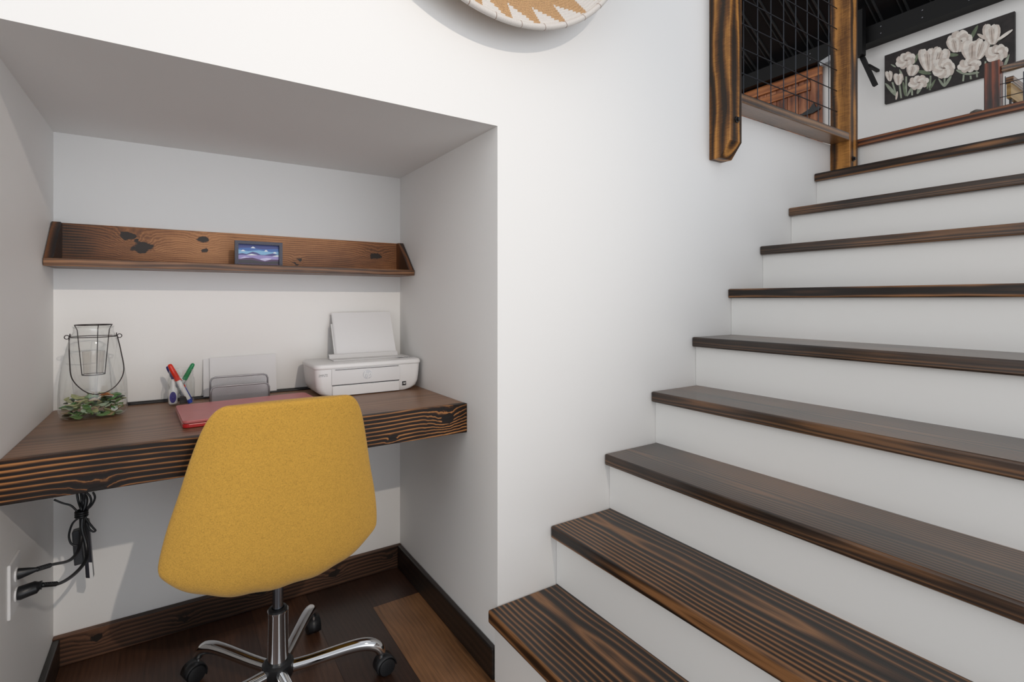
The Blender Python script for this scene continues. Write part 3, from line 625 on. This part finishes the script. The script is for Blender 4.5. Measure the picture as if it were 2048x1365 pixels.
m.tube(cat([C_(u, v, 1.872) for u, v in [(158,1036),(145,1048),(138,1070),(141,1086),(150,1092),(160,1090)]], 6), .0026, 8)
m.tube(cat([C_(u, v, 1.872) for u, v in [(170,1034),(178,1046),(186,1056),(191,1062),(186,1064),(178,1058),(173,1046)]], 6), .0026, 8)
for dx in (0, .008): m.tube(cat([C_(152+dx*900, 970, 1.9), C_(156+dx*900, 1000, 1.9), C_(163, 1022, 1.89), C_(170+dx*300, 1050, 1.9), C_(174+dx*300, 1120, 1.9)], 6), .003, 8)
m.build('loops', CORD, tie, smooth=True)

# ------------------------------------------------------------------ office chair
hc = Vector((.243,1.572,0))
ch = thing('office_chair', 'mustard yellow upholstered swivel chair on a chrome five-star base, drawn up to the desk', 'chair', hc)
TH = math.radians(-2)
def LC(x, y, z): return hc+Vector((-.018,0,0))+Vector((x*math.cos(TH)-y*math.sin(TH), x*math.sin(TH)+y*math.cos(TH), z))
# profile: (y, z, half width, edge wrap forward, edge wrap up)
profl = [(.235,.470,.190,.0,.010),(.215,.482,.205,.0,.018),(.10,.468,.222,.0,.030),(-.02,.448,.230,.0,.045),(-.13,.428,.240,.0,.07),(-.190,.424,.247,.02,.085),(-.222,.445,.251,.05,.07),(-.236,.480,.253,.070,.045),
         (-.246,.535,.249,.080,.018),(-.254,.61,.238,.082,.0),(-.260,.68,.218,.078,-.002),(-.266,.75,.203,.070,-.003),(-.270,.81,.187,.056,-.004),(-.273,.850,.174,.044,-.005),(-.275,.876,.158,.036,-.006),(-.276,.889,.136,.028,-.006)]
NU = 20; V = []; F = []
for j_, (y, z0__, hw, wf, wu) in enumerate(profl):
    for i in range(NU+1):
        z = z0__; t = -1+2*i/NU; e = abs(t)**2.6; wv = .004*math.sin(t*17+j_)*math.exp(-((z-.43)/.03)**2) if y < -.1 else 0; z = z0__+wv; V.append(LC(hw*t*(1-.03*e)+.040*(z0__-.55), y+wf*e, z+wu*e))
for j in range(len(profl)-1):
    for i in range(NU): F.append((j*(NU+1)+i, j*(NU+1)+i+1, (j+1)*(NU+1)+i+1, (j+1)*(NU+1)+i))
sh_ = MB().add(V, F).build('seat_shell', MUSTARD, ch, smooth=True)
so = sh_.modifiers.new('thick', 'SOLIDIFY'); so.thickness = .034; so.offset = 0
sb = sh_.modifiers.new('sub', 'SUBSURF'); sb.levels = 2; sb.render_levels = 2
SEAM = V
rim = [Vector(V[j*(NU+1)]) for j in range(len(profl))]+[Vector(V[(len(profl)-1)*(NU+1)+i]) for i in range(1, NU)]+[Vector(V[j*(NU+1)+NU]) for j in reversed(range(len(profl)))]
# gas lift and sleeve
c = hc
MB().tube([c+Vector((0,0,.19)), c+Vector((0,0,.43))], .0142, 24).build('gas_lift', STEEL, ch, smooth='edge')
m = MB().box((-.07,-.06,.405),(.07,.06,.428), Matrix.Translation(c)); m.build('mechanism', PLB, ch, bevel=.004)
MB().lathe([(.0265,.105),(.0268,.245),(.0275,.247),(.0275,.252),(.0150,.252),(.0150,.246)], c, n=40, cap=False).build('sleeve', CHROME, ch, smooth='edge')
MB().lathe([(.020,.2522),(.0245,.2522),(.0245,.257),(.0165,.259),(.0152,.2522)], c, n=32, cap=False).build('collar', PLB, ch, smooth='edge')
MB().lathe([(.012,.028),(.018,.03),(.020,.055),(.036,.062),(.041,.072),(.041,.104),(.034,.110),(.0,.110)], c, n=30).build('hub', PLB, ch, smooth='edge')
for k in range(5):
    a = math.radians(58.5+72*k); d = Vector((math.cos(a), math.sin(a), 0))
    pr_s = [(.036,.086),(.08,.089),(.13,.095),(.18,.101),(.222,.103),(.252,.098),(.272,.086),(.281,.071),(.283,.064)]
    rs = [.0165,.0165,.0165,.0168,.0175,.0178,.016,.0135,.011]
    pts = [c+d*r+Vector((0,0,z)) for r, z in pr_s]; pc = cat(pts, 4); rc = []
    for i in range(len(pc)):
        q = i/4; i0 = min(int(q), len(rs)-1); i1 = min(i0+1, len(rs)-1); rc.append(rs[i0]+(rs[i1]-rs[i0])*(q-i0))
    leg = MB().tube(pc, rc, 16, sx=1.0).build('leg', CHROME, ch, smooth=True)
    cp = c+d*.282; ang = a+[.6, 1.2, .9, 1.7, .3][k]; dd = Vector((math.cos(ang), math.sin(ang), 0)); ax = Vector((-dd.y, dd.x, 0)); wc = cp+dd*.012+Vector((0,0,.026))
    MB().tube([cp+Vector((0,0,.045)), cp+Vector((0,0,.069))], .0062, 12).build('caster_stem', CHROME, leg, smooth='edge')
    Mx = Matrix((( ax.x, dd.x, 0),( ax.y, dd.y, 0),(0,0,1))).to_4x4()
    for s in (-1, 1):
        c1 = wc+ax*s*.004; c2 = wc+ax*s*.0225
        mb = MB().tube([c1, c1+ax*s*.001, c1+ax*s*.012, c1+ax*s*.0165, c1+ax*s*.0185], [.024,.026,.026,.023,.014], 28)
        mb.build('caster_wheel', PLB, leg, smooth='edge')
    # hood over the wheels
    V = []; F = []; n = 14
    for w_ in (-.0200, .0200):
        for q in range(n+1):
            w = math.radians(-25+q*205/n); V.append(wc+ax*w_+dd*(-math.cos(w)*.0285)+Vector((0,0,math.sin(w)*.0285)))
    for q in range(n): F.append((q, q+1, n+2+q, n+1+q))
    hd = MB().add(V, F).build('caster_hood', PLB, leg, smooth=True); sm_ = hd.modifiers.new('t', 'SOLIDIFY'); sm_.thickness = .0025; sm_.offset = 0
    sm_.use_even_offset = True

# ------------------------------------------------------------------ woven basket on the wall
bx_, bz_, bR = .768, 2.376, .482
TAN = plain('tan_straw', (.52,.32,.16), .75, var=.35, bscale=500, bump=.6); CRM = plain('cream_thread', (.68,.64,.60), .7, var=.06, bscale=400, bump=.3)
bsk = thing('woven_basket', 'round coiled basket with tan centre, cream zigzag pattern and cream rim hung on the wall', 'basket', (bx_,1.29,bz_))
NA = 480; rows = 58; sub = 4; V = []; F = []; mi = []
def bprof(q):  # q 0 centre .. 1 rim -> radius, y
    r = bR*q*.985; return r, 1.296-.006-(.084)*max(0, (q-.45)/.55)**1.5
for i in range(rows*sub+1):
    q = i/(rows*sub); r, y = bprof(q); bmp = .0042*abs(math.sin(PI*i/sub))
    for k in range(NA):
        w = 2*PI*k/NA; V.append((bx_+r*math.cos(w), y-bmp, bz_+r*math.sin(w)))
for i in range(rows*sub):
    row = i//sub; q = (row+.5)/rows
    for k in range(NA):
        F.append((i*NA+k, i*NA+(k+1) % NA, (i+1)*NA+(k+1) % NA, (i+1)*NA+k))
        ph = ((k/NA)*30+.3) % 1.0; wdt = max(0, (q-.86)/.14)
        mi.append(1 if (q > .86 and ph < wdt*.97) else 0)
mb = MB(); mb.add(V, F); mb.m = mi; bo = mb.build('bowl', [TAN, CRM], bsk, smooth=True); s2 = bo.modifiers.new('t', 'SOLIDIFY'); s2.thickness = .006; s2.offset = -1
r_, y_ = bprof(1)
m = MB().ring((bx_,y_-.002,bz_), r_+.004, .0088, 200, 10, ny=(0,0,1)); m.mi = 1
for k in range(36):
    w = 2*PI*k/36+.1; d = Vector((math.cos(w), 0, math.sin(w))); tdir = Vector((-d.z, 0, d.x)); c3 = Vector((bx_, y_-.002, bz_))+d*(r_+.004)
    m.ring(c3, .0089, .0007, 14, 4, nx=tuple((d+tdir*.25).normalized()), ny=(0,1,0))
m.build('rim', [CRM, plain('brown_thread', (.22,.10,.05), .8)], bsk, smooth=True)

# ------------------------------------------------------------------ tulip canvas on the loft wall
PXc = 6.165
def pc_(cx_, cy_, lay=0): return onX(1730+cx_/6.204, cy_/6.204, PXc)+Vector((-.0006*lay-.0004, 0, 0))
pa = thing('tulip_painting', 'wide dark canvas painted with cream tulips on the loft wall', 'painting', (PXc,1.87,3.15))
DARKC = plain('canvas_dark', (.018,.013,.013), .6, var=.5, bscale=14)
y0_, y1_, z0_, z1_ = 1.374, 2.364, 3.155, 3.655
MB().box((PXc,y0_,z0_),(XW-.001,y1_,z1_)).build('canvas', DARKC, pa)
PC = [plain('petal_light', (.82,.77,.71), .7, var=.12, bscale=25), plain('petal_mid', (.66,.58,.52), .7, var=.15, bscale=25), plain('petal_shade', (.40,.32,.27), .7, var=.2, bscale=25),
      plain('leaf_sage', (.16,.20,.13), .7, var=.25, bscale=25), plain('leaf_pale', (.33,.37,.29), .7, var=.2, bscale=25), plain('pollen_dark', (.05,.03,.03), .7)]
m = MB(); q_ = random.Random(5); lay = [1]
def shape(pts, mi):
    lay[0] += 1; m.mi = mi; L2 = 1+lay[0]*.06
    P = [pc_(min(max(a, 245), 1850), b, L2) for a, b in pts]
    P = [Vector((p.x, min(max(p.y, y0_+.004), y1_-.004), min(max(p.z, z0_+.004), z1_-.004))) for p in P]
    m.prism(P, (.0003,0,0))
def petal(cx_, cy_, ang, ln, wd, mi, point=.0):
    pts = []; a = math.radians(ang); dx, dy = math.cos(a), math.sin(a)
    n = 14
    for k in range(n):
        w = 2*PI*k/n; s = (1-math.cos(w))/2; wv = math.sin(w)*(math.sin(PI*min(1, s*.95+.05))**.5 if s < .999 else 0)
        l_ = s*ln; ww = math.sin(w)*wd*(.5+.5*s)*(1-point*s)
        wob = 1+.05*(q_.random()-.5)
        pts.append((cx_+(dx*l_-dy*ww)*wob, cy_+(dy*l_+dx*ww)*wob))
    shape(pts, mi)
def line(a, b, w, mi, bend=0):
    n = 6; L1 = []; L2 = []; dx, dy = b[0]-a[0], b[1]-a[1]; ln = math.hypot(dx, dy); nx_, ny_ = -dy/ln, dx/ln
    for k in range(n+1):
        t = k/n; px, py = a[0]+dx*t+nx_*bend*math.sin(PI*t), a[1]+dy*t+ny_*bend*math.sin(PI*t)
        L1.append((px+nx_*w, py+ny_*w)); L2.append((px-nx_*w, py-ny_*w))
    shape(L1+L2[::-1], mi)
for a, b in (((340,1020),(385,1170)),((430,1060),(450,1220)),((512,950),(510,1190)),((585,1100),(585,1185)),((660,1100),(650,1165)),((815,940),(805,1120)),((990,960),(985,1075)),((1225,930),(1218,1010)),((1310,940),(1315,985)),((1385,870),(1392,960)),((1495,760),(1490,830)),((1660,750),(1668,830)),((1530,590),(1520,640))): line(a, b, 11, 4)
for (x_, y_, an, ln, wd, mi) in ((390,1195,-130,215,42,4),(385,1240,-80,110,26,1),(505,1200,-100,190,34,3),(520,1200,-62,150,26,4),(480,1000,-110,150,30,4),(800,1115,-60,150,28,3),(650,1165,-55,110,22,4),(985,1080,-125,130,28,4),(985,1080,-58,170,34,4),
                             (600,800,-65,160,34,3),(825,915,190,190,45,3),(1160,680,178,165,42,3),(1300,505,-62,215,44,3),(1500,585,-28,240,30,4),(1130,870,20,170,40,4),(1420,900,172,190,30,4),(1720,850,-68,190,34,4),(385,835,-150,75,18,4),(770,1110,-75,150,26,3)):
    petal(x_, y_, an, ln, wd, mi, .6)
def openf(cx_, cy_, rx, ry, rot, n=8, cen=5):
    for ring_, (s, mi0) in enumerate(((1.0, 1), (.78, 0), (.52, 1))):
        for k in range(n):
            a = 2*PI*(k+.5*ring_)/n; r = math.radians(rot); ex, ey = math.cos(a)*rx*s, math.sin(a)*ry*s
            px, py = ex*math.cos(r)-ey*math.sin(r), ex*math.sin(r)+ey*math.cos(r); an = math.degrees(math.atan2(py, px))
            petal(cx_, cy_, an, math.hypot(px, py), min(rx, ry)*.56*s, (k+ring_) % 2)
    petal(cx_-rx*.13, cy_, 0, rx*.3, ry*.13, 2)
    for k in range(cen): petal(cx_-rx*.2+k*rx*.08, cy_+ry*.04, -60+k*12, ry*.12, ry*.03, 5)
def tulip(cx_, cy_, w, h, rot=0):
    for (dx, an, ww, mi) in ((-.30,-100,.42,1),(.34,-80,.42,1),(.05,-90,.5,2),(-.18,-96,.36,0),(.20,-84,.34,0),(0,-90,.22,1)):
        petal(cx_+dx*w*.35, cy_+h*.5, an+rot, h*(1.0 if abs(dx) > .1 else .88), w*ww, mi, .1)
        petal(cx_+dx*w*.35, cy_+h*.42, an+rot, h*.7, w*.05, 2, .3)
openf(505,750,135,95,-28); tulip(310,945,75,130,-8); tulip(415,985,105,150); tulip(570,870,150,150,15); openf(665,1025,135,88,-15)
tulip(790,745,190,290,-5); tulip(880,725,190,290,18); openf(975,848,150,128,-12,9); openf(1180,510,165,135,-15,7); tulip(1130,560,170,190,-12); tulip(1330,630,290,260,2); tulip(1400,610,150,270,18); openf(1300,812,155,92,-12)
tulip(1585,430,200,260,-4); petal(1640,510,-35,240,34,0,.5); petal(1530,500,-150,150,40,1,.5); openf(1640,668,155,108,-22,9)
m.build('painted_flowers', PC, pa)

# ------------------------------------------------------------------ loft steelwork and doors
eb = thing('eave_beam', 'black steel beam along the top of the loft wall', 'beam', (XW-.1,2.5,EV))
m = MB().box((XW-.16,-1.4,EV),(XW-.001,6.45,EV+.02)); m.box((XW-.16,-1.4,EV+.02),(XW-.14,6.45,EV+.17)); m.build('channel', EAVEM, eb)
m = MB()
for k in range(6):
    for dz in (.05, .12): m.lathe([(.0001,0),(.010,0),(.008,.006),(.0001,.008)], (XW-.16,1.30+.35*k,EV+dz), n=10, M=Matrix.Rotation(-PI/2, 4, 'Y'), cap=False)
m.build('bolts', plain('bolt_grey', (.12,.12,.13), .3, metal=.8), eb)
br = thing('steel_brace', 'black steel bracket jutting from the loft wall left of the tulip canvas', 'bracket', onX(1750,172,5.95))
a_, b_ = onX(1700,64,5.95), onX(1749,170,5.95); d_ = (b_-a_).normalized(); nrm = Vector((0, d_.z, -d_.y))*.020
m = MB().prism([a_-nrm, b_-nrm, b_+nrm, a_+nrm], (.04,0,0)); s_ = onX(1736,131,5.97)
m.prism([s_+Vector((0,-.015,-.012)), s_+Vector((0,.015,-.012)), s_+Vector((0,.015,.012)), s_+Vector((0,-.015,.012))], (XW-.002-s_.x,0,0)); m.build('arm', EAVEM, br)
a_, b_ = onX(1716,-10,5.9), onX(1722,110,5.9)
m = MB().box((5.88,min(a_.y,b_.y)-.02,b_.z),(5.96,max(a_.y,b_.y)+.06,4.10)); m.build('upright', EAVEM, br)
dg = thing('barn_door', 'reddish plank barn door with black latch seen through the wire grid', 'door', (6.15,3.5,1.92))
m = MB(); x0_ = 6.16
for k in range(8): m.box((x0_,2.99+.13*k,FT),(x0_+.025,2.99+.13*k+.125,3.74))
m.build('planks', BARN, dg, bevel=.003)
m = MB().box((x0_-.03,2.97,3.68),(x0_,4.05,3.785)); m.box((x0_-.022,3.10,3.55),(x0_,4.05,3.64)); m.build('top_rail', BARNR, dg, bevel=.003)
MB().box((x0_-.028,2.97,FT),(x0_,3.09,3.679)).build('stile', BARN, dg, bevel=.003)
l1 = onX(1622,222,6.11)
m = MB().prism([l1+Vector((0,dy,dz)) for dy, dz in ((-.10,.0),(-.02,-.03),(.12,-.025),(.20,.0),(.10,.0),(.02,.03),(-.03,.09),(-.05,.03),(-.10,.02))], (.018,0,0)); m.build('latch', BLACKM, dg)
fl = MB().prism([onX(1640,131,6.0), onX(1662,120,6.0), onX(1660,110,6.0), onX(1638,124,6.0)], (.05,0,0)).build('steel_plate', plain('pale_grey_metal', (.45,.46,.48), .5), None)
tag(fl, 'pale grey metal bracket end at the corner above the barn door', 'bracket')
# far guard railing on the landing
fg = thing('far_railing', 'dark red newel post with brown rail at the far side of the landing', 'railing', (5.17,1.27,FT))
MB().box((5.17,1.235,FT),(5.26,1.325,2.925)).build('newel_post', REDW, fg, bevel=.003)
MB().box((5.20,-.8,2.835),(5.24,1.234,2.882)).build('top_rail', RAILW, fg, bevel=.003)
m = MB(); y_ = 1.215
while y_ > -.7: m.tube([(5.22,y_,FT),(5.22,y_,2.80)], .003, 6); y_ -= .10
for k in range(8): m.tube([(5.22,-.75,2.05+.1*k),(5.22,1.235,2.05+.1*k)], .003, 6)
m.build('wire_grid', WIRE, fg)
f2 = thing('side_railing', 'pale golden wood railing with thin black balusters behind the far newel post', 'railing', (5.8,1.27,FT))
MB().box((5.45,1.22,2.815),(XW-.01,1.27,2.865)).build('handrail', RAILW, f2, bevel=.003)
MB().box((5.45,1.235,2.70),(XW-.01,1.262,2.812)).build('fascia', GOLDW, f2, bevel=.002)
MB().box((5.45,1.225,2.812),(XW-.01,1.236,2.822)).build('highlight_strip', WALL, f2)  # white strip modelled in place of the highlight under the handrail
for k in range(6): MB().tube([(5.50+.11*k,1.25,FT),(5.50+.11*k,1.25,2.70)], .008, 8).build('baluster', BLACKM, f2, smooth='edge')
ob = onX(1952,222,3.02)
m = MB().lathe([(.002,0),(.014,.004),(.021,.012),(.022,.032),(.015,.048),(.004,.054)], (3.02,ob.y,FT+.0045), n=20, sx=1.0, sy=1.3)
tag(m.build('ornament', plain('grey_stone', (.10,.09,.08), .8, var=.4, bscale=60, bump=.4), None, smooth=True), 'rounded grey-brown lump on the landing edge left of the far newel post', 'ornament')
bpy.context.view_layer.update()
